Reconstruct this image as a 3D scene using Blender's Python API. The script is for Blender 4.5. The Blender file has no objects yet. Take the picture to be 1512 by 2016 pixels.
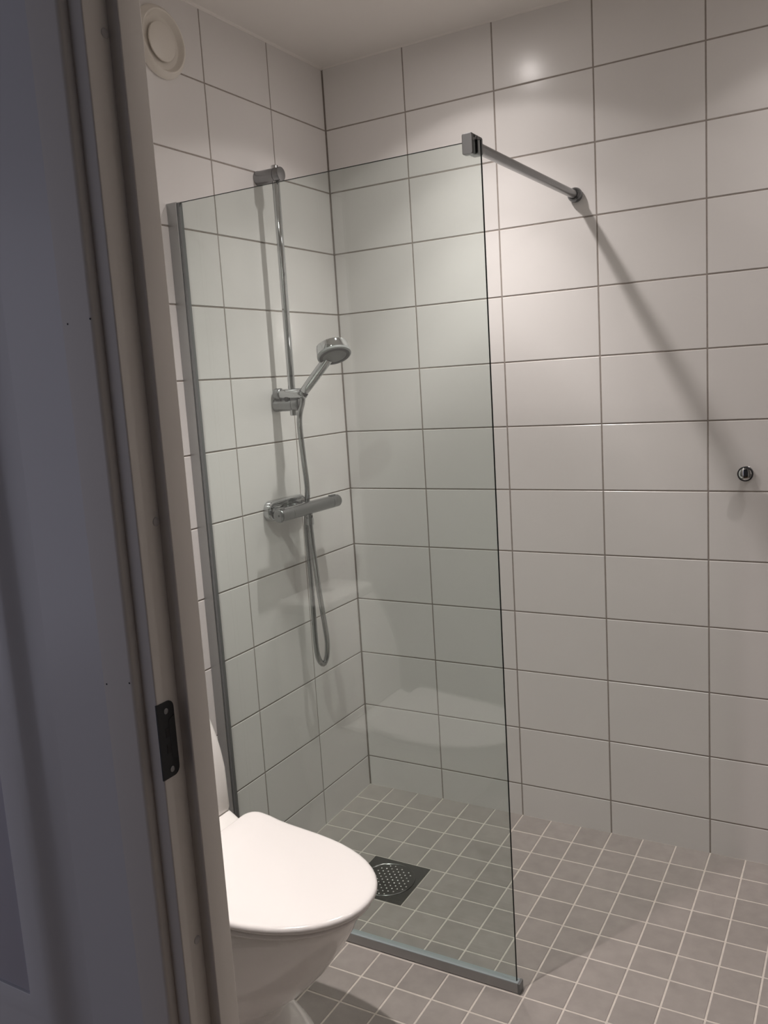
import bpy, bmesh, math, random
from mathutils import Vector, Matrix
random.seed(7)
sc = bpy.context.scene
COL = sc.collection

# ------------------------------------------------------------------ camera, world, exposure
cam_d = bpy.data.cameras.new('camera')
cam = bpy.data.objects.new('camera', cam_d)
COL.objects.link(cam)
RX = (0.8682104302764568, 0.49226886256264984, -0.06230582404915957)
DN = (0.020638677043446647, -0.16128458641173238, -0.9866921136787771)
FW = (-0.4957667735629992, 0.8553704747869614, -0.15018873823846596)
CP = (1.6117, -2.5531, 1.4782)
FPX = 1690.877
m = Matrix.Identity(4)
for i in range(3):
    m[i][0], m[i][1], m[i][2], m[i][3] = RX[i], -DN[i], -FW[i], CP[i]
cam.matrix_world = m
cam_d.sensor_fit = 'VERTICAL'
cam_d.sensor_height = 36.0
cam_d.lens = FPX / 2016.0 * 36.0
cam_d.clip_start = 0.02
sc.camera = cam

world = bpy.data.worlds.new('world')
sc.world = world
world.use_nodes = True
bg = world.node_tree.nodes['Background']
bg.inputs['Color'].default_value = (0.80, 0.79, 0.94, 1)      # dim daylight that reaches the hall
bg.inputs['Strength'].default_value = 0.48

sc.view_settings.view_transform = 'Standard'
sc.view_settings.look = 'None'
sc.view_settings.gamma = 1.0
sc.view_settings.use_curve_mapping = False
sc.view_settings.exposure = 0.0
sc.cycles.max_bounces = 10
sc.cycles.diffuse_bounces = 6
sc.cycles.glossy_bounces = 6
sc.cycles.transparent_max_bounces = 16
sc.cycles.caustics_reflective = True
sc.cycles.blur_glossy = 0.0
sc.cycles.sample_clamp_indirect = 30.0

CEIL = 2.507
LAMP_GAIN = 0.8
LAMP_COL = (1.0, 0.93, 0.895)
# each lamp's spread: cosine of the angle from straight down -> candela-like strength
WASH = [(0.0, 0.0), (0.18, 0.06), (0.26, 0.09), (0.36, 0.13), (0.415, 0.14), (0.455, 0.18), (0.49, 0.44), (0.54, 0.54), (0.656, 0.80), (0.80, 2.4), (0.906, 6.0), (0.95, 4.2), (1.0, 3.2)]
BROAD = [(0.0, 0.0), (0.2, 0.01), (0.342, 0.10), (0.50, 0.4), (0.656, 1.3), (0.766, 4.2), (0.866, 8.3), (0.94, 10.8), (1.0, 11.5)]
NARROW = [(0.0, 0.0), (0.26, 0.06), (0.407, 0.14), (0.455, 0.18), (0.495, 0.44), (0.54, 0.56), (0.656, 0.8), (0.80, 1.3), (0.906, 1.8), (1.0, 2.2)]
LAMPS = [  # x, y, spread, label
    (0.575, -0.40, WASH, 'recessed white downlight above the shower corner, left of the back wall'),
    (0.55, -1.43, BROAD, 'recessed white downlight above the white toilet'),
    (1.66, -0.40, NARROW, 'recessed white downlight near the back wall, right of the shower screen'),
]

# ------------------------------------------------------------------ materials
def new_mat(name):
    mt = bpy.data.materials.new(name)
    mt.use_nodes = True
    nt = mt.node_tree
    return mt, nt, nt.nodes['Principled BSDF']

def simple(name, col, rough=0.5, metal=0.0, spec=0.5, coat=0.0, noise=0.0, nscale=20.0, bump=0.0, bscale=200.0):
    mt, nt, p = new_mat(name)
    p.inputs['Base Color'].default_value = (*col, 1)
    p.inputs['Roughness'].default_value = rough
    p.inputs['Metallic'].default_value = metal
    p.inputs['Specular IOR Level'].default_value = spec
    p.inputs['Coat Weight'].default_value = coat
    p.inputs['Coat Roughness'].default_value = 0.05
    tc = nt.nodes.new('ShaderNodeTexCoord')
    if noise > 0:
        n = nt.nodes.new('ShaderNodeTexNoise')
        n.inputs['Scale'].default_value = nscale
        n.inputs['Detail'].default_value = 4
        nt.links.new(tc.outputs['Object'], n.inputs['Vector'])
        r = nt.nodes.new('ShaderNodeMapRange')
        r.inputs['From Min'].default_value = 0.25
        r.inputs['From Max'].default_value = 0.75
        r.inputs['To Min'].default_value = 1 - noise
        r.inputs['To Max'].default_value = 1 + noise
        nt.links.new(n.outputs['Fac'], r.inputs['Value'])
        mx = nt.nodes.new('ShaderNodeVectorMath')
        mx.operation = 'SCALE'
        mx.inputs[0].default_value = col
        nt.links.new(r.outputs[0], mx.inputs['Scale'])
        nt.links.new(mx.outputs[0], p.inputs['Base Color'])
    if bump > 0:
        n2 = nt.nodes.new('ShaderNodeTexNoise')
        n2.inputs['Scale'].default_value = bscale
        n2.inputs['Detail'].default_value = 3
        nt.links.new(tc.outputs['Object'], n2.inputs['Vector'])
        b = nt.nodes.new('ShaderNodeBump')
        b.inputs['Strength'].default_value = bump
        b.inputs['Distance'].default_value = 0.002
        nt.links.new(n2.outputs['Fac'], b.inputs['Height'])
        nt.links.new(b.outputs[0], p.inputs['Normal'])
    return mt

def tile_mat(name, col, rough, var, noise, nscale, spec=0.5, bump=0.05, bscale=60):
    """glazed or stone-like tile: a little tone change from tile to tile plus soft clouding"""
    mt, nt, p = new_mat(name)
    p.inputs['Roughness'].default_value = rough
    p.inputs['Specular IOR Level'].default_value = spec
    oi = nt.nodes.new('ShaderNodeObjectInfo')
    geo = nt.nodes.new('ShaderNodeNewGeometry')
    n = nt.nodes.new('ShaderNodeTexNoise')
    n.noise_dimensions = '4D'
    n.inputs['Scale'].default_value = nscale
    n.inputs['Detail'].default_value = 5
    mul = nt.nodes.new('ShaderNodeMath'); mul.operation = 'MULTIPLY'; mul.inputs[1].default_value = 40
    nt.links.new(oi.outputs['Random'], mul.inputs[0])
    nt.links.new(geo.outputs['Position'], n.inputs['Vector'])
    nt.links.new(mul.outputs[0], n.inputs['W'])
    r1 = nt.nodes.new('ShaderNodeMapRange')
    r1.inputs['To Min'].default_value = 1 - var; r1.inputs['To Max'].default_value = 1 + var
    nt.links.new(oi.outputs['Random'], r1.inputs['Value'])
    r2 = nt.nodes.new('ShaderNodeMapRange')
    r2.inputs['From Min'].default_value = 0.25; r2.inputs['From Max'].default_value = 0.75
    r2.inputs['To Min'].default_value = 1 - noise; r2.inputs['To Max'].default_value = 1 + noise
    nt.links.new(n.outputs['Fac'], r2.inputs['Value'])
    mm = nt.nodes.new('ShaderNodeMath'); mm.operation = 'MULTIPLY'
    nt.links.new(r1.outputs[0], mm.inputs[0]); nt.links.new(r2.outputs[0], mm.inputs[1])
    v = nt.nodes.new('ShaderNodeVectorMath'); v.operation = 'SCALE'
    v.inputs[0].default_value = col
    nt.links.new(mm.outputs[0], v.inputs['Scale'])
    nt.links.new(v.outputs[0], p.inputs['Base Color'])
    n2 = nt.nodes.new('ShaderNodeTexNoise')
    n2.inputs['Scale'].default_value = bscale
    nt.links.new(geo.outputs['Position'], n2.inputs['Vector'])
    b = nt.nodes.new('ShaderNodeBump')
    b.inputs['Strength'].default_value = bump
    b.inputs['Distance'].default_value = 0.002
    nt.links.new(n2.outputs['Fac'], b.inputs['Height'])
    nt.links.new(b.outputs[0], p.inputs['Normal'])
    return mt

def glass_mat(name, tint):
    """clear pane seen through both faces: tinted transmission plus a Fresnel reflection"""
    mt = bpy.data.materials.new(name); mt.use_nodes = True
    nt = mt.node_tree; nt.nodes.clear()
    out = nt.nodes.new('ShaderNodeOutputMaterial')
    tr = nt.nodes.new('ShaderNodeBsdfTransparent'); tr.inputs['Color'].default_value = (*tint, 1)
    gl = nt.nodes.new('ShaderNodeBsdfGlossy'); gl.inputs['Roughness'].default_value = 0.0
    geo = nt.nodes.new('ShaderNodeNewGeometry')
    dot = nt.nodes.new('ShaderNodeVectorMath'); dot.operation = 'DOT_PRODUCT'
    nt.links.new(geo.outputs['Incoming'], dot.inputs[0]); nt.links.new(geo.outputs['Normal'], dot.inputs[1])
    ab = nt.nodes.new('ShaderNodeMath'); ab.operation = 'ABSOLUTE'
    nt.links.new(dot.outputs['Value'], ab.inputs[0])
    inv = nt.nodes.new('ShaderNodeMath'); inv.operation = 'SUBTRACT'; inv.inputs[0].default_value = 1.0
    nt.links.new(ab.outputs[0], inv.inputs[1])
    pw = nt.nodes.new('ShaderNodeMath'); pw.operation = 'POWER'; pw.inputs[1].default_value = 5.0
    nt.links.new(inv.outputs[0], pw.inputs[0])
    ma = nt.nodes.new('ShaderNodeMath'); ma.operation = 'MULTIPLY_ADD'
    ma.inputs[1].default_value = 0.957; ma.inputs[2].default_value = 0.047
    nt.links.new(pw.outputs[0], ma.inputs[0])
    mx = nt.nodes.new('ShaderNodeMixShader')
    nt.links.new(ma.outputs[0], mx.inputs[0])
    nt.links.new(tr.outputs[0], mx.inputs[1]); nt.links.new(gl.outputs[0], mx.inputs[2])
    nt.links.new(mx.outputs[0], out.inputs['Surface'])
    return mt

M = {}
M['wall_tile'] = tile_mat('white_wall_tile', (0.73, 0.71, 0.695), 0.25, 0.012, 0.010, 9, bump=0.045, bscale=45)
M['wall_grout'] = simple('grey_wall_grout', (0.30, 0.265, 0.24), 0.9, noise=0.12, nscale=60)
M['floor_tile'] = tile_mat('grey_floor_tile', (0.325, 0.296, 0.276), 0.50, 0.05, 0.10, 26, spec=0.35, bump=0.12, bscale=120)
M['floor_grout'] = simple('pale_floor_grout', (0.62, 0.57, 0.52), 0.9, noise=0.08, nscale=50)
M['ceiling'] = simple('white_ceiling_paint', (0.76, 0.73, 0.70), 0.45, bump=0.03, bscale=90)
M['caulk'] = simple('white_caulk', (0.78, 0.75, 0.72), 0.4)
M['dim_bounce_wall'] = simple('dim_bounce_grey', (0.20, 0.19, 0.18), 0.35)  # invented dark tone for unseen wall faces, cuts bounced light
M['bright_bounce_wall'] = simple('bright_bounce_white', (0.82, 0.79, 0.765), 0.3)  # invented pale tone for the unseen upper wall, bounces light onto the jamb
M['paint'] = simple('white_lacquer', (0.82, 0.785, 0.74), 0.40, bump=0.03, bscale=250)
M['leaf'] = simple('grey_white_lacquer', (0.78, 0.78, 0.80), 0.25, bump=0.02, bscale=120)
M['gloss_panel'] = simple('glossy_panel_lacquer', (0.66, 0.66, 0.74), 0.08, coat=0.5)
M['hall'] = simple('dim_bounce_hall', (0.25, 0.25, 0.26), 0.7)  # kept dark so the unseen hall surfaces return little light
M['hall_floor'] = simple('oak_hall_floor', (0.23, 0.16, 0.10), 0.4, noise=0.2, nscale=8)
M['porcelain'] = simple('white_porcelain', (0.86, 0.83, 0.805), 0.09, coat=0.3)
M['lid'] = simple('white_lid_plastic', (0.80, 0.765, 0.75), 0.14)
M['chrome'] = simple('polished_chrome', (0.54, 0.55, 0.56), 0.07, metal=1.0)
M['chrome_head'] = simple('polished_chrome_head', (0.62, 0.63, 0.64), 0.05, metal=1.0)
M['glow_cap'] = simple('glow_cap_chrome', (0.95, 0.95, 0.95), 0.26, metal=1.0)  # finish made up for the added reflector on the shower head
M['hose'] = simple('hose_chrome', (0.42, 0.425, 0.43), 0.16, metal=1.0)
M['satin'] = simple('satin_chrome', (0.29, 0.295, 0.30), 0.27, metal=1.0)
M['alu'] = simple('brushed_aluminium', (0.40, 0.405, 0.405), 0.40, metal=1.0)
M['steel'] = simple('stainless_steel', (0.17, 0.17, 0.166), 0.22, metal=1.0)
M['stud'] = simple('bright_steel_stud', (0.85, 0.85, 0.84), 0.22, metal=1.0)
M['flange'] = simple('dark_chrome_flange', (0.16, 0.165, 0.17), 0.2, metal=1.0)
M['clamp'] = simple('dark_satin_clamp', (0.20, 0.205, 0.21), 0.3, metal=1.0)
M['dark'] = simple('dark_rubber_and_shade', (0.012, 0.012, 0.014), 0.5)  # rubber parts, also painted shade in holes and dark reflections
M['strike'] = simple('dark_steel_strike', (0.034, 0.037, 0.040), 0.45, metal=0.3)
M['screw'] = simple('zinc_screw', (0.35, 0.36, 0.37), 0.35, metal=1.0)
M['grey_plastic'] = simple('grey_plastic', (0.14, 0.145, 0.145), 0.4)
M['ring_plastic'] = simple('pale_grey_plastic', (0.30, 0.31, 0.31), 0.4)
M['valve'] = simple('cream_valve_plastic', (0.72, 0.68, 0.62), 0.38)
M['cap'] = simple('white_plastic_cap', (0.62, 0.60, 0.60), 0.35)
M['glass'] = glass_mat('clear_green_glass', (0.912, 0.945, 0.932))
M['glass_edge'] = simple('dark_green_glass_edge', (0.002, 0.006, 0.006), 0.4, spec=0.03)
M['gasket'] = simple('pale_blue_gasket', (0.34, 0.385, 0.40), 0.35)

def lens_mat():
    mt, nt, p = new_mat('lit_lamp_lens')
    p.inputs['Base Color'].default_value = (0.9, 0.88, 0.85, 1)
    p.inputs['Roughness'].default_value = 0.3
    p.inputs['Emission Color'].default_value = (*LAMP_COL, 1)
    p.inputs['Emission Strength'].default_value = 2.0
    return mt
M['lens'] = lens_mat()

# ------------------------------------------------------------------ helpers
def link(name, mesh, parent=None, mats=(), smooth=False, ang=None):
    for mt in mats:
        mesh.materials.append(M[mt])
    o = bpy.data.objects.new(name, mesh)
    COL.objects.link(o)
    if parent is not None:
        o.parent = parent
        o.matrix_parent_inverse = parent.matrix_basis.inverted()
    if smooth:
        for f in mesh.polygons:
            f.use_smooth = True
        if ang is not None:
            md = None
            mesh.set_sharp_from_angle(angle=math.radians(ang))
    return o

def from_bm(name, bm, parent=None, mats=(), smooth=False, ang=35, fix=True):
    if fix:
        bmesh.ops.recalc_face_normals(bm, faces=bm.faces)
    me = bpy.data.meshes.new(name)
    bm.to_mesh(me)
    bm.free()
    return link(name, me, parent, mats, smooth, ang if smooth else None)

def empty(name, loc, label=None, cat=None, group=None, kind=None):
    o = bpy.data.objects.new(name, None)
    o.empty_display_size = 0.05
    o.location = loc
    COL.objects.link(o)
    tag(o, label, cat, group, kind)
    return o

def tag(o, label=None, cat=None, group=None, kind=None):
    if label: o['label'] = label
    if cat: o['category'] = cat
    if group: o['group'] = group
    if kind: o['kind'] = kind
    return o

def bm_box(bm, lo, hi, bev=0.0, seg=2):
    r = bmesh.ops.create_cube(bm, size=1.0)
    vs = r['verts']
    for v in vs:
        for i in range(3):
            v.co[i] = lo[i] + (v.co[i] + 0.5) * (hi[i] - lo[i])
    if bev > 0:
        es = list({e for v in vs for e in v.link_edges})
        bmesh.ops.bevel(bm, geom=es, offset=bev, segments=seg, affect='EDGES', profile=0.5)

def box(name, lo, hi, mat, parent=None, bev=0.0, seg=2, smooth=None):
    bm = bmesh.new()
    bm_box(bm, lo, hi, bev, seg)
    return from_bm(name, bm, parent, (mat,), smooth=bev > 0 if smooth is None else smooth, ang=50)

def frame_from(d):
    d = Vector(d).normalized()
    a = Vector((0, 0, 1)) if abs(d.z) < 0.9 else Vector((0, 1, 0))
    u = a.cross(d).normalized()
    v = d.cross(u)
    return d, u, v

def bm_lathe(bm, base, axis, prof, n=32):
    """prof: list of (along, radius); caps where the radius is 0"""
    d, u, v = frame_from(axis)
    base = Vector(base)
    rings = []
    for t, r in prof:
        if r <= 1e-7:
            rings.append([bm.verts.new(base + d * t)])
        else:
            rings.append([bm.verts.new(base + d * t + (u * math.cos(2 * math.pi * k / n) + v * math.sin(2 * math.pi * k / n)) * r) for k in range(n)])
    for a, b in zip(rings, rings[1:]):
        for k in range(n):
            k2 = (k + 1) % n
            if len(a) == 1 and len(b) == 1:
                continue
            if len(a) == 1:
                bm.faces.new((a[0], b[k], b[k2]))
            elif len(b) == 1:
                bm.faces.new((a[k], b[0], a[k2]))
            else:
                bm.faces.new((a[k], b[k], b[k2], a[k2]))

def lathe(name, base, axis, prof, mat, parent=None, n=32, ang=35):
    bm = bmesh.new()
    bm_lathe(bm, base, axis, prof, n)
    return from_bm(name, bm, parent, (mat,), smooth=True, ang=ang)

def rod(t0, t1, r, ch=0.0):
    if ch:
        return [(t0, 0), (t0, r - ch), (t0 + ch * 0.35, r - ch * 0.35), (t0 + ch, r), (t1 - ch, r), (t1 - ch * 0.35, r - ch * 0.35), (t1, r - ch), (t1, 0)]
    return [(t0, 0), (t0, r), (t1, r), (t1, 0)]

def catmull(pts, per):
    P = [Vector(p) for p in pts]
    P = [P[0] * 2 - P[1]] + P + [P[-1] * 2 - P[-2]]
    out = []
    for i in range(1, len(P) - 2):
        for k in range(per):
            t = k / per
            a, b, c, d = P[i - 1], P[i], P[i + 1], P[i + 2]
            out.append(0.5 * ((2 * b) + (c - a) * t + (2 * a - 5 * b + 4 * c - d) * t * t + (3 * b - a - 3 * c + d) * t ** 3))
    out.append(P[-2])
    return out

def resample(pts, step):
    out = [pts[0]]
    acc = 0.0
    for a, b in zip(pts, pts[1:]):
        L = (b - a).length
        if L < 1e-9:
            continue
        t = step - acc
        while t <= L:
            out.append(a + (b - a) * (t / L))
            t += step
        acc = (acc + L) % step if L else acc
        acc = L - (t - step)
    return out

def tube(name, pts, rad, mat, parent=None, n=12, rib=0.0):
    bm = bmesh.new()
    rings = []
    up = Vector((1, 0, 0))
    for i, p in enumerate(pts):
        d = (pts[min(i + 1, len(pts) - 1)] - pts[max(i - 1, 0)]).normalized()
        u = (up - d * up.dot(d)).normalized()
        up = u
        v = d.cross(u)
        r = rad + (rib if i % 2 else -rib)
        rings.append([bm.verts.new(p + (u * math.cos(2 * math.pi * k / n) + v * math.sin(2 * math.pi * k / n)) * r) for k in range(n)])
    for a, b in zip(rings, rings[1:]):
        for k in range(n):
            bm.faces.new((a[k], b[k], b[(k + 1) % n], a[(k + 1) % n]))
    bm.faces.new(rings[0]); bm.faces.new(rings[-1])
    return from_bm(name, bm, parent, (mat,), smooth=True, ang=80)

def loft(name, rings, mat, parent=None, cap=True, ang=60):
    bm = bmesh.new()
    R = [[bm.verts.new(p) for p in r] for r in rings]
    n = len(R[0])
    for a, b in zip(R, R[1:]):
        for k in range(n):
            bm.faces.new((a[k], b[k], b[(k + 1) % n], a[(k + 1) % n]))
    if cap:
        bm.faces.new(R[0]); bm.faces.new(R[-1])
    return from_bm(name, bm, parent, (mat,), smooth=True, ang=ang)

def rrect(w, h, r, n=6):
    pts = []
    for cx, cy, a0 in ((w / 2 - r, h / 2 - r, 0), (-w / 2 + r, h / 2 - r, 90), (-w / 2 + r, -h / 2 + r, 180), (w / 2 - r, -h / 2 + r, 270)):
        for k in range(n + 1):
            a = math.radians(a0 + 90 * k / n)
            pts.append((cx + r * math.cos(a), cy + r * math.sin(a)))
    return pts

def project(p):
    v = Vector(p) - Vector(CP)
    x, y, z = v.dot(Vector(RX)), v.dot(Vector(DN)), v.dot(Vector(FW))
    if z <= 0.01:
        return None
    return 756 + FPX * x / z, 1008 + FPX * y / z

JAMB = [(288, 0), (347, 640), (408, 1280), (472, 2016)]
def in_view(p, pad=70):
    q = project(p)
    if q is None:
        return False
    x, y = q
    if y < -pad or y > 2016 + pad or x > 1512 + pad:
        return False
    return x > 288 + (472 - 288) * y / 2016 - pad

def tile_mesh(w, h, t, ch):
    """tile in its own xy plane, face up (+z at 0), chamfered rim, no underside"""
    x, y = w / 2, h / 2
    vs = []
    for (dx, dz) in ((ch, 0.0), (0.0, -ch * 0.8), (0.0, -t)):
        vs += [(-x + dx, -y + dx, dz), (x - dx, -y + dx, dz), (x - dx, y - dx, dz), (-x + dx, y - dx, dz)]
    fs = [(0, 1, 2, 3)]
    for k in range(4):
        k2 = (k + 1) % 4
        fs.append((4 + k, 4 + k2, k2, k))
        fs.append((8 + k, 8 + k2, 4 + k2, 4 + k))
    me = bpy.data.meshes.new('tile')
    me.from_pydata(vs, [], fs)
    return me

_tm = {}
def place_tile(parent, mat, w, h, t, ch, M4):
    key = (round(w, 4), round(h, 4), mat)
    if key not in _tm:
        me = tile_mesh(w, h, t, ch)
        me.materials.append(M[mat])
        _tm[key] = me
    o = bpy.data.objects.new('tile', _tm[key])
    COL.objects.link(o)
    o.parent = parent
    o.matrix_world = M4
    return o

def bulk_tiles(name, parent, mat, items, t, ch):
    if not items:
        return
    vs, fs = [], []
    for w, h, M4 in items:
        me = tile_mesh(w, h, t, ch)
        b = len(vs)
        vs += [M4 @ v.co for v in me.vertices]
        fs += [tuple(b + i for i in p.vertices) for p in me.polygons]
        bpy.data.meshes.remove(me)
    me = bpy.data.meshes.new(name)
    me.from_pydata(vs, [], fs)
    o = link(name, me, parent, (mat,))
    o['kind'] = 'stuff'

# ------------------------------------------------------------------ lamps
XR, YD = 2.15, -1.655       # right wall, inner face of the door wall

def lamp_light(x, y, spread):
    peak = max(v for _, v in spread)
    watts = peak * 4 * math.pi * LAMP_GAIN
    L = bpy.data.lights.new('downlight_bulb', 'POINT')
    L.energy = watts
    L.color = LAMP_COL
    L.shadow_soft_size = 0.022
    L.use_soft_falloff = False
    L.use_nodes = True
    nt = L.node_tree
    em = nt.nodes['Emission']
    tc = nt.nodes.new('ShaderNodeNewGeometry')
    sp = nt.nodes.new('ShaderNodeSeparateXYZ')
    nt.links.new(tc.outputs['Incoming'], sp.inputs[0])
    ng = nt.nodes.new('ShaderNodeMath'); ng.operation = 'MULTIPLY'; ng.inputs[1].default_value = -1.0; ng.use_clamp = True
    nt.links.new(sp.outputs['Z'], ng.inputs[0])
    cr = nt.nodes.new('ShaderNodeValToRGB')        # a reflector lamp's spread: cosine of the angle from straight down -> strength
    stops = [(p, v / peak) for p, v in spread]
    el = cr.color_ramp.elements
    el[0].position, el[0].color = 0.0, (0, 0, 0, 1)
    el[1].position, el[1].color = 1.0, (stops[-1][1],) * 3 + (1,)
    for p, v in stops[1:-1]:
        e = el.new(p); e.color = (v, v, v, 1)
    nt.links.new(ng.outputs[0], cr.inputs['Fac'])
    nt.links.new(cr.outputs['Color'], em.inputs['Strength'])
    return L

for x, y, wt, lab in LAMPS:
    t = empty('downlight', (x, y, CEIL), lab, 'lamp')
    bm = bmesh.new()
    bm_lathe(bm, (x, y, CEIL), (0, 0, -1), [(0, 0.045), (0.004, 0.044), (0.006, 0.040), (0.005, 0.034), (0, 0.033)], 40)
    from_bm('trim_ring', bm, t, ('valve',), smooth=True)
    lathe('lens', (x, y, CEIL), (0, 0, -1), [(-0.001, 0.033), (0.0005, 0.030), (0.001, 0)], 'lens', t)
    lo = bpy.data.objects.new('bulb', lamp_light(x, y, wt))
    COL.objects.link(lo)
    lo.location = (x, y, CEIL - 0.026)
    lo.parent = t
    lo.matrix_parent_inverse = t.matrix_basis.inverted()

# ------------------------------------------------------------------ floor
def fz(x, y):
    if y > 0: y = 0.0
    yy = max(y, -1.7)
    return -0.0003 * x + 0.0455 * yy + 0.0017 * x * x - 0.0082 * x * yy + 0.0261 * yy * yy + 0.0017

DRX0, DRX1, DRY0, DRY1 = 0.254, 0.452, -0.402, -0.598
GR = 0.0012   # grout below tile face
bm = bmesh.new()
NX, NY = 22, 18
gv = [[bm.verts.new((-0.05 + (XR + 0.1) * i / NX, 0.05 - (0.05 - YD + 0.06) * j / NY, 0)) for j in range(NY + 1)] for i in range(NX + 1)]
for row in gv:
    for v in row:
        v.co.z = fz(v.co.x, v.co.y) - GR
for i in range(NX):
    for j in range(NY):
        bm.faces.new((gv[i][j], gv[i][j + 1], gv[i + 1][j + 1], gv[i + 1][j]))
floor = from_bm('floor', bm, None, ('floor_grout',), smooth=True)
tag(floor, 'grey square floor tiles with pale grout, falling gently to the drain', kind='structure')
if floor.data.polygons[0].normal.z < 0:
    floor.data.flip_normals()

def floor_tile_items():
    G = 0.0046
    for i in range(int(XR / 0.1) + 1):
        for j in range(17):
            x0, x1 = 0.1 * i, min(0.1 * i + 0.1, XR)
            y1, y0 = -0.1 * j, max(-0.1 * j - 0.1, YD)
            if x1 - x0 < 0.02 or y1 - y0 < 0.02:
                continue
            # cut tiles round the drain plate
            if x0 >= DRX0 - 0.06 and x1 <= DRX1 + 0.06 and y1 <= -0.395 and y0 >= -0.605:
                if abs(x0 - 0.2) < 1e-6:
                    x1 = DRX0 + 0.001
                elif abs(x0 - 0.4) < 1e-6:
                    x0 = DRX1 - 0.001
                else:
                    continue
            yield x0 + G / 2, x1 - G / 2, y0 + G / 2, y1 - G / 2
bulk = []
for x0, x1, y0, y1 in floor_tile_items():
    cx, cy = (x0 + x1) / 2, (y0 + y1) / 2
    e = 0.02
    n = Vector((-(fz(cx + e, cy) - fz(cx - e, cy)) / (2 * e), -(fz(cx, cy + e) - fz(cx, cy - e)) / (2 * e), 1))
    n += Vector((random.gauss(0, .0018), random.gauss(0, .0018), 0))
    n.normalize()
    xa = Vector((1, 0, 0)); xa = (xa - n * xa.dot(n)).normalized()
    ya = n.cross(xa)
    M4 = Matrix.Identity(4)
    for k in range(3):
        M4[k][0], M4[k][1], M4[k][2] = xa[k], ya[k], n[k]
    M4.translation = (cx, cy, fz(cx, cy) + random.gauss(0, .00012))
    vis = in_view((cx, cy, 0), 60)
    if vis:
        place_tile(floor, 'floor_tile', x1 - x0, y1 - y0, 0.006, 0.0011, M4)
    else:
        bulk.append((x1 - x0, y1 - y0, M4))
bulk_tiles('hidden_tiles', floor, 'floor_tile', bulk, 0.006, 0.0011)

# ------------------------------------------------------------------ tiled walls
ROW0 = 2.312     # height of the top row joint
GW = 0.0042
GD = 0.0013      # grout recess
wall_back = box('wall_back', (-0.1, GD, -0.06), (XR + 0.1, 0.1, 2.56), 'wall_grout')
tag(wall_back, 'wall of white glazed tiles behind the shower, facing the doorway', kind='structure')
wall_left = box('wall_left', (-0.1, -1.76, -0.06), (-GD, GD, 2.56), 'wall_grout')
tag(wall_left, 'wall of white glazed tiles carrying the shower fittings and toilet', kind='structure')
zs = [2.506] + [ROW0 - 0.2 * k for k in range(12)] + [-0.03]

def wall_tiles(parent, left):
    bulk = []
    ncol = 6 if left else 8
    lim = 1.657 if left else XR
    for c in range(ncol):
        u0, u1 = 0.3 * c, min(0.3 * c + 0.3, lim)
        if u1 - u0 < 0.03:
            continue
        for r in range(len(zs) - 1):
            z1, z0 = zs[r], zs[r + 1]
            a0 = u0 + (0.0035 if c == 0 else GW / 2)
            a1 = u1 - GW / 2
            b0 = z0 + (GW / 2 if r < len(zs) - 2 else 0)
            b1 = z1 - (GW / 2 if r > 0 else 0.001)
            cu, cz = (a0 + a1) / 2, (b0 + b1) / 2
            if left:
                n = Vector((1, random.gauss(0, .0007), random.gauss(0, .0007))).normalized()
                xa = Vector((0, 1, 0)); pos = (random.gauss(0, .00008), -cu, cz)
            else:
                n = Vector((random.gauss(0, .0007), -1, random.gauss(0, .0007))).normalized()
                xa = Vector((1, 0, 0)); pos = (cu, random.gauss(0, .00008), cz)
            xa = (xa - n * xa.dot(n)).normalized()
            ya = n.cross(xa)
            M4 = Matrix.Identity(4)
            for k in range(3):
                M4[k][0], M4[k][1], M4[k][2] = xa[k], ya[k], n[k]
            M4.translation = pos
            if in_view(pos, 170):
                place_tile(parent, 'wall_tile', a1 - a0, b1 - b0, 0.007, 0.0011, M4)
            else:
                bulk.append((a1 - a0, b1 - b0, M4))
    bulk_tiles('hidden_tiles', parent, 'wall_tile', bulk, 0.007, 0.0011)
wall_tiles(wall_back, False)
wall_tiles(wall_left, True)

bm = bmesh.new()
bm_box(bm, (XR, -1.76, 1.0), (XR + 0.1, 0.0, 2.56))
for f in bm.faces: f.material_index = 0
bm_box(bm, (XR, -1.76, -0.06), (XR + 0.1, 0.0, 1.0))
bm.faces.ensure_lookup_table()
for f in bm.faces[6:]: f.material_index = 1
wall_right = from_bm('wall_right', bm, None, ('bright_bounce_wall', 'dim_bounce_wall'))  # unseen wall, pale above and dark below to steer bounced light
tag(wall_right, kind='structure')
ceiling = box('ceiling', (-0.1, -1.76, CEIL), (XR + 0.1, 0.1, CEIL + 0.08), 'ceiling')
tag(ceiling, 'smooth white painted bathroom ceiling', kind='structure')

# caulk beads where the tiles meet the ceiling
def bead(name, a, b, nrm, r=0.006):
    bm = bmesh.new()
    a, b = Vector(a), Vector(b)
    down = Vector((0, 0, -1)); nrm = Vector(nrm)
    ra, rb = [], []
    prof = [(0, 0), (r * 1.1, 0), (r * 0.45, r * 0.35), (r * 0.3, r * 1.1), (0, r * 1.1)]
    for q, lst in ((a, ra), (b, rb)):
        for n_, d_ in prof:
            lst.append(bm.verts.new(q + nrm * n_ + down * d_))
    for k in range(len(prof)):
        k2 = (k + 1) % len(prof)
        bm.faces.new((ra[k], rb[k], rb[k2], ra[k2]))
    bm.faces.new(ra); bm.faces.new(rb)
    return tag(from_bm(name, bm, None, ('caulk',), smooth=True, ang=50), kind='structure')
bead('trim_1', (0, 0, CEIL), (0, YD, CEIL), (1, 0, 0))
bead('trim_2', (0, 0, CEIL), (XR, 0, CEIL), (0, -1, 0), 0.004)

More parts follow.
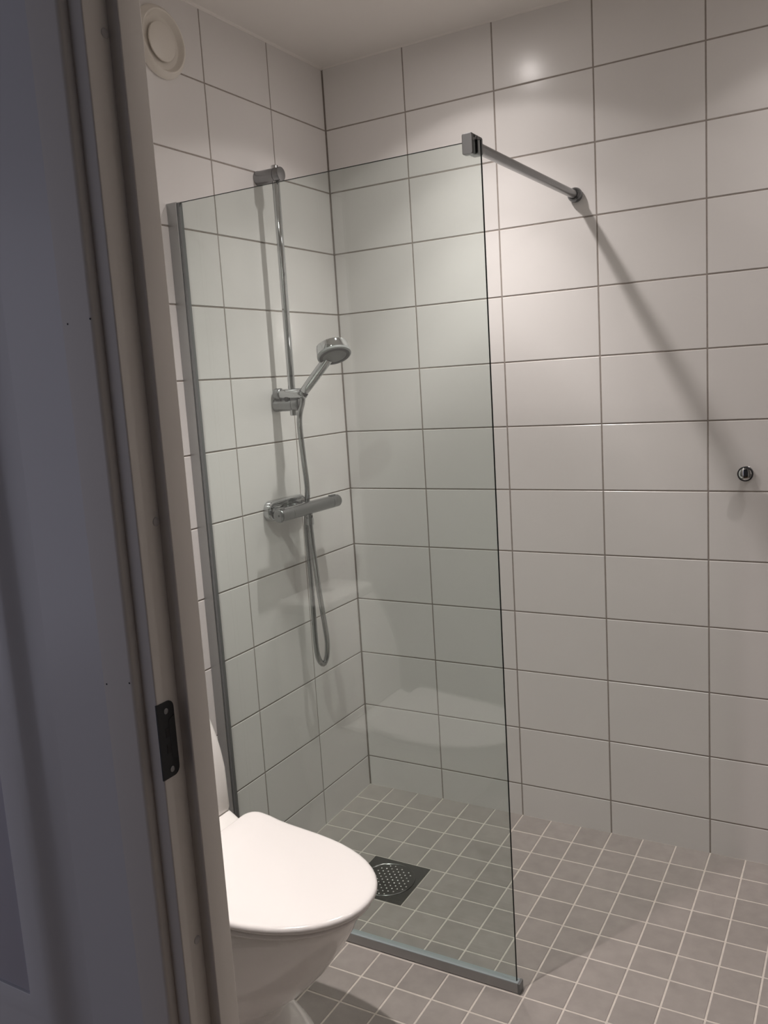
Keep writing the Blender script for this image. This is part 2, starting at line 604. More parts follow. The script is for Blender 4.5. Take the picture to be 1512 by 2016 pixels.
# ------------------------------------------------------------------ door wall, door frame, hall
Y0, Y1, Y2 = -1.739, -1.698, -1.655       # hall face of the frame, stop, bathroom face
XE, XJ, XS = 0.735, 0.759, 0.778          # casing edge, rebate face, stop face
XO = 1.585                                # stop face on the hinge side
ZT = 2.10
bm = bmesh.new()
bm_box(bm, (-0.1, -1.715, -0.06), (0.72, Y2, 2.56))
bm_box(bm, (XO + 0.06, -1.735, -0.06), (XR + 0.1, Y2, 2.56))
bm_box(bm, (0.72, -1.715, ZT + 0.06), (XO + 0.06, Y2, 2.56))
bm_box(bm, (-0.6, -1.735, 2.12), (0.72, -1.716, 2.56))
wall_front = from_bm('wall_front', bm, None, ('dim_bounce_wall',))  # unseen bathroom side made dark to hold down the fill light
tag(wall_front, kind='structure')

door_1 = empty('door_1', (0.75, Y0, 0), 'white lacquered bathroom door frame without its leaf, dark strike plate on the jamb', None, None, 'structure')

def prism(name, outline, z0, z1, mat, parent, ang=40):
    """outline in x,y extruded up"""
    return loft(name, [[(x, y, z0) for x, y in outline], [(x, y, z1) for x, y in outline]], mat, parent, ang=ang)
def arc(cx, cy, r, a0, a1, n=4):
    return [(cx + r * math.cos(math.radians(a0 + (a1 - a0) * k / n)), cy + r * math.sin(math.radians(a0 + (a1 - a0) * k / n))) for k in range(n + 1)]
e = 0.0025
jamb_out = [(0.70, Y0)] + arc(XJ - e, Y0 + e, e, -90, 0) + [(XJ, Y1)] + arc(XS - e, Y1 + e, e, -90, 0) + arc(XS - e, Y2 - e - 0.001, e, 0, 90) + [(0.70, Y2 - 0.001)]
prism('jamb', jamb_out, -0.02, ZT, 'paint', door_1)
jr = [(2 * (XS + XO) / 2 - x, y) for x, y in jamb_out][::-1]
prism('jamb', jr, -0.02, ZT, 'paint', door_1)
bm = bmesh.new()
bm_box(bm, (0.72, Y0, ZT), (XO + 0.05, Y2 - 0.001, ZT + 0.06), 0.002)
bm_box(bm, (XJ, Y1, ZT - 0.019), (XO + 0.02, Y2 - 0.002, ZT + 0.001), 0.002)
from_bm('head_jamb', bm, door_1, ('paint',), smooth=True)
r = 0.006
YC = Y0 - 0.0155
cas_out = [(0.678, Y0)] + [(0.678, YC + 0.0004), (0.6784, YC)] + arc(XE - r, YC + r, r, -90, 0, 6) + [(XE, Y0)]
casing = prism('casing', cas_out, -0.02, ZT + 0.08, 'paint', door_1)
cr_out = [(XS + XO - x, y) for x, y in cas_out][::-1]
prism('casing', cr_out, -0.02, ZT + 0.08, 'paint', door_1)
box('casing', (0.678, YC, ZT + 0.08), (XS + XO - 0.678, Y0, ZT + 0.15), 'paint', door_1, 0.003)
for x, z in ((0.6885, 1.578), (0.7310, 1.581), (0.6835, 1.084), (0.7285, 1.091)):
    lathe('nail_hole', (x, YC + 0.0004, z), (0, -1, 0), [(0, 0.0014), (0.0006, 0.0014), (0.0006, 0)], 'dark', casing, 10)  # raised dark disc stands in for the shade inside the hole
# strike plate: flush leaf with rounded inner corners, two latch openings, a bent lip and two screws
sp_o = []
ya, yb, za, zb, rr = Y0 - 0.002, -1.7085, 0.947, 1.057, 0.011
sp_o = [(ya, za), (ya, zb)] + [(yb - rr + rr * math.sin(math.radians(a)), zb - rr + rr * math.cos(math.radians(a))) for a in (0, 18, 36, 54, 72, 90)] + [(yb - rr + rr * math.cos(math.radians(a)), za + rr - rr * math.sin(math.radians(a))) for a in (0, 18, 36, 54, 72, 90)]
strike = loft('strike_plate', [[(XJ - 0.001, y, z) for y, z in sp_o], [(XJ + 0.0014, y, z) for y, z in sp_o]], 'strike', door_1, ang=30)
tag(strike, 'dark steel strike plate')
for z in (1.0125, 0.989):
    box('latch_opening', (XJ + 0.001, -1.7285, z - 0.0065), (XJ + 0.0018, -1.7215, z + 0.0065), 'dark', strike)  # dark patch painted as the shade inside the opening
bm = bmesh.new()
v = [bm.verts.new(p) for p in ((XJ + 0.0016, -1.7205, 0.975), (XJ + 0.0016, -1.7205, 1.030), (XJ + 0.0030, -1.7100, 1.034), (XJ + 0.0030, -1.7100, 0.970),
                               (XJ + 0.0008, -1.7205, 0.975), (XJ + 0.0008, -1.7205, 1.030), (XJ + 0.0008, -1.7100, 1.034), (XJ + 0.0008, -1.7100, 0.970))]
for f in ((0, 1, 2, 3), (4, 7, 6, 5), (0, 4, 5, 1), (1, 5, 6, 2), (2, 6, 7, 3), (3, 7, 4, 0)):
    bm.faces.new([v[i] for i in f])
from_bm('strike_lip', bm, strike, ('strike',))
for z, y in ((1.0436, -1.7241), (0.958, -1.723)):
    lathe('screw', (XJ + 0.0012, y, z), (1, 0, 0), [(0, 0.0042), (0.0008, 0.0042), (0.0011, 0.0034), (0.0009, 0.0012), (0.0003, 0)], 'screw', strike, 16)
for y, z in ((-1.7048, 1.932), (-1.7040, 1.308), (-1.7085, 0.684)):
    lathe('screw_cap', (XJ - 0.0005, y, z), (1, 0, 0), [(0, 0.0065), (0.0012, 0.0062), (0.0022, 0.0045), (0.0026, 0)], 'cap', door_1, 20)

# neighbouring panelled leaf in the hall, flush with the casing
def panel_leaf():
    lx0, lx1, lz0, lz1 = -0.34, 0.6779, 0.005, 2.1
    px0, px1, pz0, pz1 = -0.05, 0.564, 0.499, 1.98
    yf = YC + 0.0004
    t = empty('door_2', (0.17, yf, 0), 'panelled lacquered hall leaf in dim light, left of the bathroom doorway', None, None, 'structure')
    # frame of the leaf: front sheet with a raised and bevelled field
    bm = bmesh.new()
    outer = [bm.verts.new(p) for p in ((lx0, yf, lz0), (lx1, yf, lz0), (lx1, yf, lz1), (lx0, yf, lz1))]
    back = [bm.verts.new((v.co.x, yf + 0.034, v.co.z)) for v in outer]
    hole = [bm.verts.new(p) for p in ((px0, yf, pz0), (px1, yf, pz0), (px1, yf, pz1), (px0, yf, pz1))]
    hb = [bm.verts.new((v.co.x, yf + 0.006, v.co.z)) for v in hole]
    for k in range(4):
        k2 = (k + 1) % 4
        bm.faces.new((outer[k], outer[k2], hole[k2], hole[k]))
        bm.faces.new((outer[k], back[k], back[k2], outer[k2]))
        bm.faces.new((hole[k], hole[k2], hb[k2], hb[k]))
    bm.faces.new(back)
    bm.faces.new(hb)
    from_bm('leaf_frame', bm, t, ('leaf',))
    bm = bmesh.new()
    rings = []
    for d, db, y in ((-0.001, -0.001, 0.004), (0.0, 0.0, 0.0002), (0.016, 0.001, -0.0012), (0.030, 0.002, -0.0048), (0.042, 0.003, -0.0125), (0.052, 0.004, -0.0205), (0.062, 0.005, -0.0255), (0.072, 0.006, -0.0270), (0.1080, 0.0440, -0.0270), (0.1095, 0.0455, -0.0262), (0.1100, 0.0460, -0.0190)):
        rings.append([bm.verts.new(p) for p in ((px0 + d, yf + y, pz0 + db), (px1 - d, yf + y, pz0 + db), (px1 - d, yf + y, pz1 - d), (px0 + d, yf + y, pz1 - d))])
    for a, b in zip(rings, rings[1:]):
        for k in range(4):
            bm.faces.new((a[k], a[(k + 1) % 4], b[(k + 1) % 4], b[k]))
    bm.faces.new(rings[-1])
    from_bm('moulding', bm, t, ('leaf',), smooth=True, ang=30)
    box('panel', (px0 + 0.113, yf - 0.0235, pz0 + 0.0480), (px1 - 0.1125, yf - 0.016, pz1 - 0.117), 'gloss_panel', t, 0.0008)
panel_leaf()
hf = box('floor_hall', (-2.6, -4.6, -0.05), (3.2, -1.70, -0.012), 'hall_floor')
tag(hf, 'hall floor outside the bathroom', kind='structure')
hl = box('wall_hall_unseen', (2.45, -4.6, -0.05), (2.55, -1.735, 2.56), 'hall')  # unseen dark wall added to keep the moulding's right flank dim
tag(hl, kind='structure')
hs_ = box('wall_hall_unseen', (-2.6, -1.735, -0.05), (-0.345, -1.716, 2.56), 'hall')
tag(hs_, kind='structure')
hb_ = box('wall_hall_unseen', (0.35, -3.8, -0.05), (2.45, -3.7, 2.56), 'hall')  # unseen wall added to block light from behind, open at the left
tag(hb_, kind='structure')
hc = box('ceiling_hall_unseen', (-2.6, -4.6, 2.52), (3.2, -1.76, 2.58), 'hall')  # unseen ceiling added to block light from above
tag(hc, kind='structure')

# ------------------------------------------------------------------ shower screen
def shower_screen():
    gy0, gy1 = -0.791, -0.783
    ge, gt = 0.8785, 1.966
    t = empty('shower_screen', (0.45, -0.787, fz(0.45, -0.787)), 'frameless clear glass shower screen with aluminium wall profile, bottom rail and support bar', 'shower screen')
    # pane: faces clear, rim dark green
    bm = bmesh.new()
    bm_box(bm, (0.022, gy0, 0.006), (ge, gy1, gt))
    bmesh.ops.recalc_face_normals(bm, faces=bm.faces)
    for f in bm.faces:
        f.material_index = 0 if abs(f.normal.y) > 0.9 else 1
    from_bm('glass_pane', bm, t, ('glass', 'glass_edge'))
    # wall profile: open channel
    bm = bmesh.new()
    bm_box(bm, (0.0002, -0.7975, -0.01), (0.0335, -0.7915, gt + 0.001), 0.0008, 1)
    bm_box(bm, (0.0002, -0.7825, -0.01), (0.0335, -0.7775, gt + 0.001), 0.0008, 1)
    bm_box(bm, (0.0002, -0.7920, -0.01), (0.014, -0.7820, gt + 0.0005))
    from_bm('wall_profile', bm, t, ('alu',), smooth=True)
    box('seal_strip', (0.030, -0.7935, 0.01), (0.0405, -0.7805, gt), 'grey_plastic', t, 0.0015)
    # bottom rail follows the floor
    bm = bmesh.new()
    x0, x1 = 0.034, 0.884
    def rail_box(ya, yb, h0, h1, xa, xb, bev=0.0008):
        r = bmesh.ops.create_cube(bm, size=1.0)
        for v in r['verts']:
            x = xa if v.co.x < 0 else xb
            y = ya if v.co.y < 0 else yb
            h = h0 if v.co.z < 0 else h1
            v.co = (x, y, fz(x, -0.787) + h)
    rail_box(-0.7975, -0.7915, 0.002, 0.0265, x0, x1)
    rail_box(-0.7825, -0.7765, 0.002, 0.0265, x0, x1)
    rail_box(-0.7920, -0.7820, 0.002, 0.016, x0, x1)
    from_bm('bottom_rail', bm, t, ('alu',))
    bm = bmesh.new()
    rail_box(-0.7970, -0.7770, 0.0258, 0.0280, x0 + 0.004, x1)
    from_bm('rail_gasket', bm, t, ('gasket',))
    bm = bmesh.new()
    rail_box(-0.7985, -0.7755, 0.0005, 0.0275, x1, x1 + 0.006)
    from_bm('rail_end_cap', bm, t, ('grey_plastic',))
    bm = bmesh.new()
    rail_box(-0.7965, -0.7775, -0.002, 0.003, x0, x1)
    from_bm('floor_seal', bm, t, ('dark',))
    # clamp over the top corner of the pane
    def slab(bm, x0, x1, z0, z1, y0, y1, r):
        o = rrect(x1 - x0, z1 - z0, r)
        cx, cz = (x0 + x1) / 2, (z0 + z1) / 2
        ins = 0.0015
        R = []
        for y, k in ((y0, ins), (y0 + ins, 0), (y1 - ins, 0), (y1, ins)):
            s = rrect(x1 - x0 - 2 * k, z1 - z0 - 2 * k, max(r - k, 0.0005))
            R.append([bm.verts.new((cx + a, y, cz + b)) for a, b in s])
        n = len(o)
        for a, b in zip(R, R[1:]):
            for k in range(n):
                bm.faces.new((a[k], b[k], b[(k + 1) % n], a[(k + 1) % n]))
        bm.faces.new(R[0]); bm.faces.new(R[-1])
    bm = bmesh.new()
    slab(bm, 0.8435, 0.8680, 1.9370, 1.9795, -0.806, -0.7912, 0.004)
    slab(bm, 0.8455, 0.8700, 1.9400, 1.9790, -0.7830, -0.7550, 0.006)
    slab(bm, 0.8455, 0.8680, 1.9675, 1.9790, -0.800, -0.770, 0.003)
    from_bm('clamp', bm, t, ('clamp',), smooth=True, ang=40)
    a, b = Vector((0.858, -0.757, 1.9585)), Vector((0.8415, 0.0, 1.975))
    d = b - a
    bar = lathe('support_bar', a, d, rod(-0.002, d.length - 0.002, 0.0118), 'satin', t, 28)
    lathe('wall_flange', b + Vector((0, 0.0, 0)), (0, -1, 0), [(0, 0), (0.0003, 0.0185), (0.004, 0.0205), (0.010, 0.0212), (0.018, 0.0203), (0.026, 0.0170), (0.029, 0.0140), (0.029, 0.0)], 'flange', bar, 32)
    lathe('collar', b + Vector((0, -0.029, -0.0006)), -d, [(0, 0.0128), (0.001, 0.0134), (0.003, 0.0134), (0.004, 0.0122)], 'dark', bar, 28)
shower_screen()

# ------------------------------------------------------------------ shower set
RYc, RXc = -0.396, 0.065
def shower_set():
    t = empty('shower_rail', (0.0, RYc, 1.40), 'polished chrome shower rail on two wall brackets with a hand shower slider', 'shower rail')
    lathe('pole', (RXc, RYc, 1.392), (0, 0, 1), rod(0, 0.730, 0.0108, 0.002), 'chrome', t, 32)
    for z, x1, r in ((2.0945, 0.088, 0.0205), (1.4255, 0.090, 0.0195)):
        br = lathe('wall_bracket', (0.0002, RYc, z), (1, 0, 0), [(0, 0), (0, r * 1.0), (0.001, r * 1.05), (0.006, r * 1.06), (0.011, r * 1.01), (0.03, r), (x1 - 0.0025, r), (x1 - 0.0008, r - 0.0008), (x1, r - 0.003), (x1, 0)], 'satin', t, 40)
        lathe('seam_ring', (x1 - 0.022, RYc, z), (1, 0, 0), [(0, r), (0.0004, r + 0.00025), (0.0010, r + 0.00025), (0.0014, r)], 'dark', br, 40)
    # slider: clamp cylinder across the pole plus holder cone and lever
    zs_ = 1.4575
    sl = lathe('slider', (0.028, RYc - 0.004, zs_), (1, 0, 0), rod(0, 0.088, 0.0165, 0.003), 'chrome', t, 36)
    lathe('clamp_knob', (0.006, RYc - 0.004, zs_ + 0.001), (1, 0, 0), rod(0, 0.024, 0.0185, 0.004), 'satin', sl, 36)
    lathe('lever', (0.052, RYc - 0.004, zs_ - 0.008), (0.15, -0.55, -0.8), [(0, 0.0), (0.0, 0.013), (0.012, 0.011), (0.018, 0.006), (0.0195, 0.0)], 'dark', sl, 24)
    # hand shower
    hs = empty('hand_shower', (0.115, -0.400, 1.462), 'round chrome hand shower resting in the slider of the shower rail', 'hand shower')
    H0 = Vector((0.110, -0.4005, 1.4600))
    HC = Vector((0.2300, -0.4050, 1.5730))           # centre of the head
    n = Vector((0.37, -0.28, -0.885)).normalized()   # spray direction
    u = (HC - H0).normalized()
    lathe('holder_cone', H0 - u * 0.010, u, [(0, 0), (0, 0.0135), (0.012, 0.0155), (0.014, 0.0145), (0.014, 0)], 'dark', hs, 28)
    L = (HC - H0).length - 0.040
    # handle: one solid grip with a pale inlay strip along it
    side = u.cross(n).normalized()
    nn = side.cross(u).normalized()
    def hand_ring(p, w, h, k=22):
        return [p + side * (w * math.cos(2 * math.pi * i / k)) + nn * (h * math.sin(2 * math.pi * i / k)) for i in range(k)]
    rings = []
    for s, w, h in ((0.000, 0.0115, 0.0110), (0.003, 0.0140, 0.0130), (0.025, 0.0150, 0.0135), (0.06, 0.0160, 0.0138), (0.09, 0.0165, 0.0138), (L, 0.0172, 0.013), (L + 0.012, 0.0175, 0.012)):
        rings.append(hand_ring(H0 + u * s, w, h))
    hd = loft('handle', rings, 'chrome', hs, ang=50)
    sg = []
    for s, w, h, o in ((0.024, 0.0008, 0.0004, 0.0136), (0.030, 0.0022, 0.0007, 0.0137), (0.09, 0.0034, 0.0007, 0.0138), (L - 0.012, 0.0036, 0.0007, 0.0130), (L - 0.006, 0.001, 0.0004, 0.0130)):
        sg.append([H0 + u * s + side * (w * math.cos(2 * math.pi * i / 10)) + nn * (o + h * math.sin(2 * math.pi * i / 10)) for i in range(10)])
    loft('grip_inlay', sg, 'ring_plastic', hd)
    hb = lathe('head', HC - n * 0.022, n, [(0.0034, 0), (0.0034, 0.0465), (0.0038, 0.0482), (0.006, 0.0490), (0.027, 0.0500), (0.029, 0.0497)], 'chrome_head', hs, 56, 30)
    lathe('added_glow_cap', HC - n * 0.022, n, [(0.0033, 0.0462), (0.0027, 0.0457), (0.0027, 0.0)], 'glow_cap', hb, 48)  # reflector disc added to throw a soft oval of light on the wall
    lathe('spray_ring', HC + n * 0.007, n, [(0, 0.0495), (0.001, 0.0505), (0.007, 0.0505), (0.0095, 0.0485), (0.010, 0.043), (0.009, 0.040)], 'ring_plastic', hb, 56)
    lathe('spray_face', HC + n * 0.0155, n, [(0.0015, 0.039), (0.001, 0.036), (0.002, 0.032), (0.0025, 0.012), (0.002, 0)], 'grey_plastic', hb, 48)
    lathe('dark_rim', HC + n * 0.0165, n, [(0.0000, 0.0455), (0.0010, 0.0450), (0.0018, 0.036), (0.0006, 0.0355)], 'dark', hb, 48)
    # mixer
    mz, mx_, my0, my1 = 1.1035, 0.083, -0.538, -0.213
    mt = empty('shower_mixer', (0.0, -0.386, mz), 'thermostatic bar mixer in satin chrome on the tiles below the shower rail', 'shower mixer')
    R = 0.0198
    body = lathe('body', (mx_, my0 + 0.058, mz), (0, 1, 0), [(0, 0), (0, R - 0.0006), (0.0008, R), (my1 - my0 - 0.105, R), (my1 - my0 - 0.1042, R - 0.0006), (my1 - my0 - 0.1042, 0)], 'satin', mt, 44)
    kl = lathe('flow_knob', (mx_, my0, mz), (0, 1, 0), [(0, 0), (0, R - 0.004), (0.0012, R - 0.0012), (0.003, R + 0.0002), (0.0570, R + 0.0002), (0.0574, R - 0.001)], 'satin', mt, 44)
    lathe('knob_button', (mx_ + 0.002, my0 + 0.0003, mz + 0.001), (0, -1, 0), [(0, 0.0035), (0.0006, 0.003), (0.0006, 0)], 'dark', kl, 16)
    kr = lathe('temperature_knob', (mx_, my1 - 0.0462, mz), (0, 1, 0), [(0, R - 0.001), (0.0004, R + 0.0002), (0.040, R + 0.0002), (0.0435, R - 0.0015), (0.0450, R - 0.005), (0.0452, 0)], 'satin', mt, 44)
    box('safety_button', (mx_ - 0.006, my1 - 0.046, mz + R - 0.002), (mx_ + 0.006, my1 - 0.020, mz + R + 0.0032), 'satin', kr, 0.001)
    box('lever_grip', (mx_ - 0.008, my0 + 0.002, mz + R - 0.003), (mx_ + 0.010, my0 + 0.022, mz + R + 0.0035), 'satin', kl, 0.0012)
    # dished wall plate with rounded corners
    rings = []
    cy, cz, w, h = -0.402, mz + 0.004, 0.200, 0.062
    for x, k in ((0.0004, 0.0), (0.016, 0.0), (0.021, 0.0015), (0.0235, 0.005), (0.0225, 0.009), (0.017, 0.012), (0.014, 0.016)):
        rr_ = rrect(w - 2 * k, h - 2 * k, max(0.028 - k, 0.004), 8)
        rings.append([(x, cy + a, cz + b) for a, b in rr_])
    pl = loft('wall_plate', rings, 'chrome', mt, ang=50)
    for y in (-0.462, -0.342):
        lathe('inlet', (0.012, y, mz), (1, 0, 0), rod(0, 0.065, 0.0135, 0.001), 'chrome', mt, 28)
    out = lathe('outlet', (mx_, -0.3785, mz - R + 0.002), (0, 0, -1), [(0, 0.010), (0.010, 0.010), (0.011, 0.0085), (0.013, 0.0085), (0.0135, 0.0118), (0.034, 0.0118), (0.036, 0.0095), (0.036, 0)], 'chrome', mt, 28)
    box('outlet_mark', (mx_ + 0.006, -0.3830, mz - R - 0.010), (mx_ + 0.0105, -0.3770, mz - R - 0.002), 'dark', out)
    # hose
    pts = [(0.106, -0.4005, 1.449), (0.103, -0.4000, 1.430), (0.096, -0.4080, 1.395), (0.086, -0.3990, 1.355), (0.072, -0.3720, 1.256), (0.058, -0.3450, 1.165), (0.047, -0.3380, 1.100),
           (0.043, -0.3440, 1.027), (0.048, -0.3480, 0.871), (0.054, -0.3575, 0.746), (0.060, -0.3650, 0.650), (0.064, -0.3610, 0.606), (0.069, -0.3440, 0.585), (0.073, -0.3280, 0.605),
           (0.076, -0.3240, 0.650), (0.077, -0.3300, 0.700), (0.080, -0.3520, 0.820), (0.082, -0.3700, 0.950), (mx_, -0.3780, 1.030), (mx_, -0.3785, 1.055)]
    P = resample(catmull(pts, 24), 0.0021)
    hz = tube('shower_hose', P, 0.0082, 'hose', None, 12, 0.0007)
    tag(hz, 'ribbed chrome shower hose looping below the mixer on the tiles', 'hose')
shower_set()

# ------------------------------------------------------------------ toilet
def toilet():
    yc = -1.232
    t = empty('toilet', (0.30, yc, fz(0.30, yc)), 'white porcelain toilet with closed lid, behind the door jamb', 'toilet')
    NP = 48
    def outline(xf, xb, hw, front_p=2.0, flare=1.0, rear_r=0.05):
        """plan: round nose at xf, nearly straight sides, rounded rear corners at xb"""
        pts = []
        Lh = min(hw * 1.55, (xf - xb) * 0.75)
        xm = xf - Lh
        nf, ns, nr = 24, 5, 6
        for k in range(nf + 1):               # from +y side round the nose to -y side
            a = math.pi / 2 - math.pi * k / nf
            c, s = math.cos(a), math.sin(a)
            p = 2 / front_p
            pts.append((xm + Lh * (abs(c) ** p), yc + hw * math.copysign(abs(s) ** p, s)))
        hr = hw * flare
        rr = min(rear_r, hr * 0.9, (xm - xb) * 0.6)
        for k in range(1, ns + 1):
            f = k / ns
            pts.append((xm + (xb + rr - xm) * f, yc - (hw + (hr - hw) * f)))
        for k in range(1, nr + 1):
            a = math.radians(90 * k / nr)
            pts.append((xb + rr - rr * math.sin(a), yc - hr + rr - rr * math.cos(a)))
        for k in range(0, nr):
            a = math.radians(90 * (1 - k / nr))
            pts.append((xb + rr - rr * math.sin(a), yc + hr - rr + rr * math.cos(a)))
        for k in range(ns, 0, -1):
            f = k / ns
            pts.append((xm + (xb + rr - xm) * f, yc + (hw + (hr - hw) * f)))
        return pts
    f0 = fz(0.4, yc)
    # bowl and foot in one skin
    prof = [  # z, nose, rear, half width, rear flare
        (f0 - 0.002, 0.585, 0.03, 0.168, 1.0), (f0 + 0.010, 0.585, 0.03, 0.168, 1.0), (0.030, 0.569, 0.03, 0.158, 1.0), (0.065, 0.541, 0.03, 0.139, 1.0), (0.095, 0.516, 0.03, 0.121, 1.0),
        (0.115, 0.500, 0.03, 0.110, 1.0), (0.130, 0.496, 0.03, 0.105, 1.0), (0.145, 0.505, 0.03, 0.106, 1.0), (0.170, 0.537, 0.03, 0.114, 0.98), (0.210, 0.582, 0.03, 0.128, 0.95),
        (0.265, 0.631, 0.03, 0.144, 0.93), (0.320, 0.670, 0.03, 0.157, 0.92), (0.370, 0.700, 0.03, 0.166, 0.92), (0.405, 0.717, 0.03, 0.171, 0.92),
        (0.424, 0.725, 0.03, 0.1720, 0.92), (0.4285, 0.722, 0.03, 0.170, 0.92), (0.429, 0.700, 0.05, 0.150, 0.92)]
    loft('bowl', [[(x, y, z) for x, y in outline(xf, xb, hw, 2.05, fl)] for z, xf, xb, hw, fl in prof], 'porcelain', t, ang=70)
    # seat ring: thin rounded slab under the lid
    def slab(name, xf, xb, hw, z0, z1, e, mat, fl=1.0, parent=t):
        R = []
        for z, k in ((z0, e), (z0 + e * 0.3, e * 0.3), (z0 + e, 0), (z1 - e, 0), (z1 - e * 0.3, e * 0.3), (z1, e)):
            R.append([(x, y, z) for x, y in outline(xf - k, xb + k, hw - k, 2.1, fl, 0.03)])
        return loft(name, R, mat, parent, ang=70)
    slab('seat', 0.744, 0.33, 0.176, 0.430, 0.441, 0.004, 'lid')
    # lid: flat field, ramp up to the hinge end
    bm = bmesh.new()
    def lz(x, z):
        P = ((0.30, 0.0255), (0.335, 0.0245), (0.365, 0.0215), (0.385, 0.0185), (0.405, 0.0135), (0.43, 0.0100), (0.47, 0.0060), (0.53, 0.0025), (0.62, 0.0008), (0.80, 0.0))
        for (a, va), (b, vb) in zip(P, P[1:]):
            if x <= b:
                return z + va + (vb - va) * max(0.0, (x - a)) / (b - a)
        return z
    R = []
    for z, k in ((0.4425, 0.010), (0.4432, 0.003), (0.447, 0.0), (0.453, 0.0), (0.4565, 0.0020), (0.4586, 0.0060), (0.4595, 0.012), (0.4595, 0.035), (0.4595, 0.08)):
        R.append([bm.verts.new((x, y, lz(x, z))) for x, y in outline(0.7530 - k, 0.322 + k * 0.6, 0.1795 - k, 2.1, 0.99, 0.032)])
    n = len(R[0])
    for a, b in zip(R, R[1:]):
        for k in range(n):
            bm.faces.new((a[k], b[k], b[(k + 1) % n], a[(k + 1) % n]))
    # fill the top with strips across so that the ramp keeps its shape
    bm.faces.new(R[0])
    top = R[-1]
    minus = [top[k] for k in range(12, 24 + 5 + 6 + 1)]
    plus = [top[k] for k in range(12, -1, -1)] + [top[k] for k in range(n - 1, n - 1 - 11, -1)]
    bm.faces.new((minus[0], minus[1], plus[1]))
    for k in range(1, len(minus) - 1):
        bm.faces.new((minus[k], minus[k + 1], plus[k + 1], plus[k]))
    from_bm('lid', bm, t, ('lid',), smooth=True, ang=60)
    for s in (-1, 1):
        lathe('hinge', (0.318, yc + s * 0.078 - 0.012, 0.452), (0, 1, 0), rod(0, 0.024, 0.011, 0.002), 'lid', t, 24)
    # deck behind the lid
    R = []
    for z, xf, hw in ((0.40, 0.345, 0.150), (0.440, 0.342, 0.155), (0.450, 0.330, 0.160), (0.457, 0.310, 0.166), (0.463, 0.288, 0.172), (0.468, 0.268, 0.177), (0.4695, 0.262, 0.177)):
        rr_ = rrect(xf - 0.02, hw * 2, 0.03, 6)
        R.append([((xf + 0.02) / 2 + a, yc + b, z) for a, b in rr_])
    loft('deck', R, 'porcelain', t, ang=60)
    # cistern
    R = []
    for z, xf, hw, r_ in ((0.4715, 0.254, 0.170, 0.010), (0.4730, 0.260, 0.176, 0.014), (0.480, 0.262, 0.178, 0.016), (0.58, 0.259, 0.178, 0.016), (0.62, 0.253, 0.178, 0.018), (0.657, 0.245, 0.1775, 0.02), (0.71, 0.228, 0.176, 0.024), (0.77, 0.205, 0.172, 0.028), (0.80, 0.190, 0.168, 0.03)):
        rr_ = rrect(xf - 0.012, hw * 2, r_, 6)
        R.append([((xf + 0.012) / 2 + a, yc + b, z) for a, b in rr_])
    loft('cistern', R, 'porcelain', t, ang=60)
    R = []
    for z, k in ((0.801, 0.004), (0.803, 0.0), (0.822, 0.0), (0.828, 0.003), (0.831, 0.012)):
        rr_ = rrect(0.178 - 2 * k, 0.322 - 2 * k, 0.03 - k, 6)
        R.append([(0.012 + 0.089 + a, yc + b, z) for a, b in rr_])
    cl = loft('cistern_lid', R, 'porcelain', t, ang=60)
    lathe('flush_button', (0.10, yc, 0.8295), (0, 0, 1), [(0, 0.022), (0.004, 0.022), (0.0055, 0.020), (0.0055, 0)], 'chrome', cl, 28)
toilet()

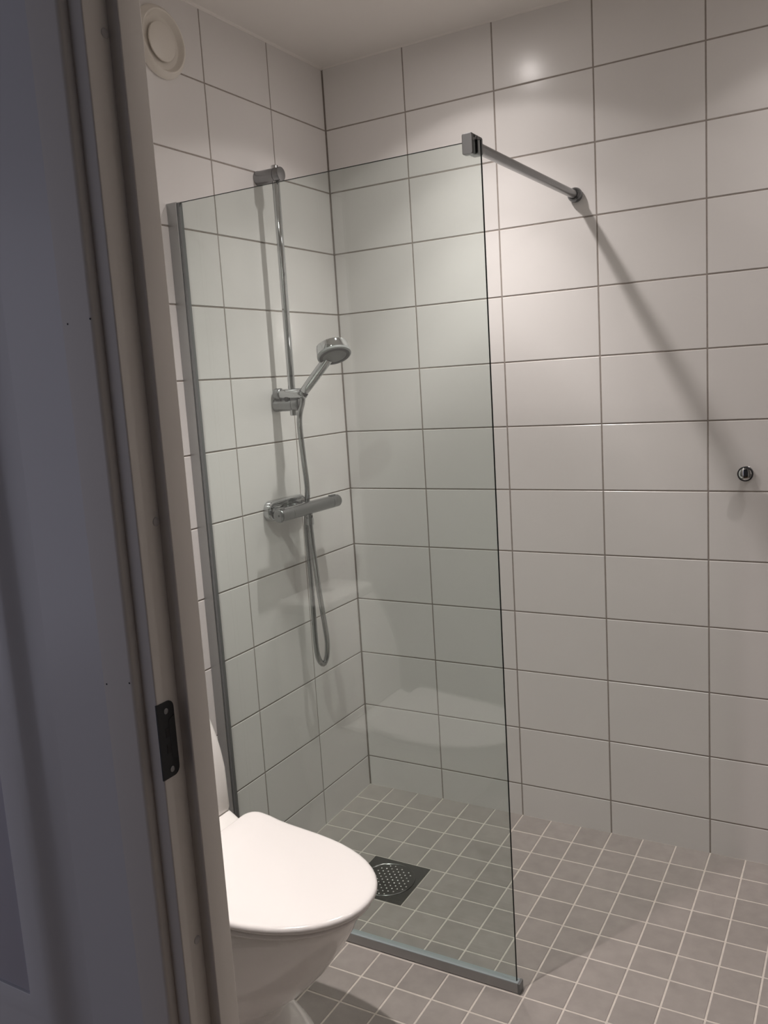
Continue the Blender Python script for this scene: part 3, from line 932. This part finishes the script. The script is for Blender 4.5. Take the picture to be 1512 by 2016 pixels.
# ------------------------------------------------------------------ floor drain
def drain():
    cx, cy = (DRX0 + DRX1) / 2, (DRY0 + DRY1) / 2
    z0 = fz(cx, cy) + 0.0007
    t = empty('floor_drain', (cx, cy, z0), 'square stainless steel floor drain with round perforated grate, in the shower corner', 'drain')
    e = 0.02
    gx = (fz(cx + e, cy) - fz(cx - e, cy)) / (2 * e); gy = (fz(cx, cy + e) - fz(cx, cy - e)) / (2 * e)
    def pz(x, y): return z0 + gx * (x - cx) + gy * (y - cy)
    N = 64
    RG = 0.084
    bm = bmesh.new()
    def sq(a):
        c, s = math.cos(a), math.sin(a); k = 0.0975 / max(abs(c), abs(s)); return c * k, s * k
    rim = []; outer = []; low = []
    for k in range(N):
        a = 2 * math.pi * (k + 0.5) / N - 0
        a = 2 * math.pi * k / N
        x, y = sq(a)
        outer.append(bm.verts.new((cx + x, cy + y, pz(cx + x, cy + y))))
        rim.append(bm.verts.new((cx + RG * math.cos(a), cy + RG * math.sin(a), pz(cx, cy) - 0.0002)))
        low.append(bm.verts.new((cx + x, cy + y, pz(cx + x, cy + y) - 0.012)))
    for k in range(N):
        k2 = (k + 1) % N
        bm.faces.new((outer[k], outer[k2], rim[k2], rim[k]))
        bm.faces.new((low[k], low[k2], outer[k2], outer[k]))
    from_bm('frame_plate', bm, t, ('steel',), smooth=True, ang=40)
    g = lathe('grate', (cx, cy, z0), (-gx, -gy, 1), [(-0.004, RG + 0.0005), (0.0012, RG), (0.0022, RG - 0.0015), (0.0012, RG - 0.0035), (-0.0005, RG - 0.005), (-0.0008, 0.03), (-0.0008, 0)], 'steel', t, N, 40)
    bm = bmesh.new()
    ga = math.radians(15)
    for i in range(-7, 8):
        for j in range(-7, 8):
            px, py = 0.0162 * (i + (0.5 if j % 2 else 0)), 0.0142 * j
            if math.hypot(px, py) > 0.074:
                continue
            x, y = cx + px * math.cos(ga) - py * math.sin(ga), cy + px * math.sin(ga) + py * math.cos(ga)
            bm_lathe(bm, (x, y, pz(x, y) - 0.0010), (0, 0, 1), [(0, 0.0027), (0.0008, 0.0023), (0.0014, 0.0013), (0.0016, 0)], 10)
    b = from_bm('grate_perforations', bm, g, ('stud',), smooth=True)
    b['kind'] = 'stuff'
drain()

# ------------------------------------------------------------------ vent valve and towel knob
vy, vz = -0.765, 2.368
t = empty('ventilation_valve', (0.0, vy, vz), 'round cream exhaust air valve high on the tiled wall beside the door jamb', 'vent')
lathe('flange', (0.0, vy, vz), (1, 0, 0), [(0, 0.0), (0.0002, 0.086), (0.004, 0.088), (0.009, 0.0860), (0.016, 0.0800), (0.0190, 0.0755), (0.0185, 0.0725), (0.014, 0.0700), (0.008, 0.0680), (0.004, 0.0640), (0.002, 0.050), (0.003, 0.0)], 'valve', t, 64)
lathe('valve_disc', (0.0, vy, vz), (1, 0, 0), [(0.0015, 0.0), (0.0015, 0.012), (0.0075, 0.012), (0.0075, 0.046), (0.0090, 0.0475), (0.0115, 0.0465), (0.0135, 0.034), (0.014, 0)], 'valve', t, 56)

t = empty('towel_knob', (1.3015, 0, 1.165), 'small round chrome towel knob on the white tiles, right of the glass screen', 'hook')
lathe('stem', (1.3015, -0.0002, 1.165), (0, -1, 0), [(0, 0), (0, 0.018), (0.002, 0.0185), (0.004, 0.017), (0.006, 0.009), (0.018, 0.008), (0.024, 0.012)], 'chrome', t, 32)
lathe('rim', (1.3015, -0.022, 1.165), (0, -1, 0), [(0, 0.0), (0, 0.017), (0.002, 0.0203), (0.008, 0.0208), (0.0105, 0.0196), (0.0112, 0.0172), (0.0105, 0.016)], 'dark', t, 40)  # rim coloured dark in place of the darkness it reflects
lathe('cap', (1.3015, -0.032, 1.165), (0, -1, 0), [(0, 0.0172), (0.0008, 0.0170), (0.0018, 0.0150), (0.0030, 0.0095), (0.0036, 0.004), (0.0037, 0)], 'chrome', t, 40)
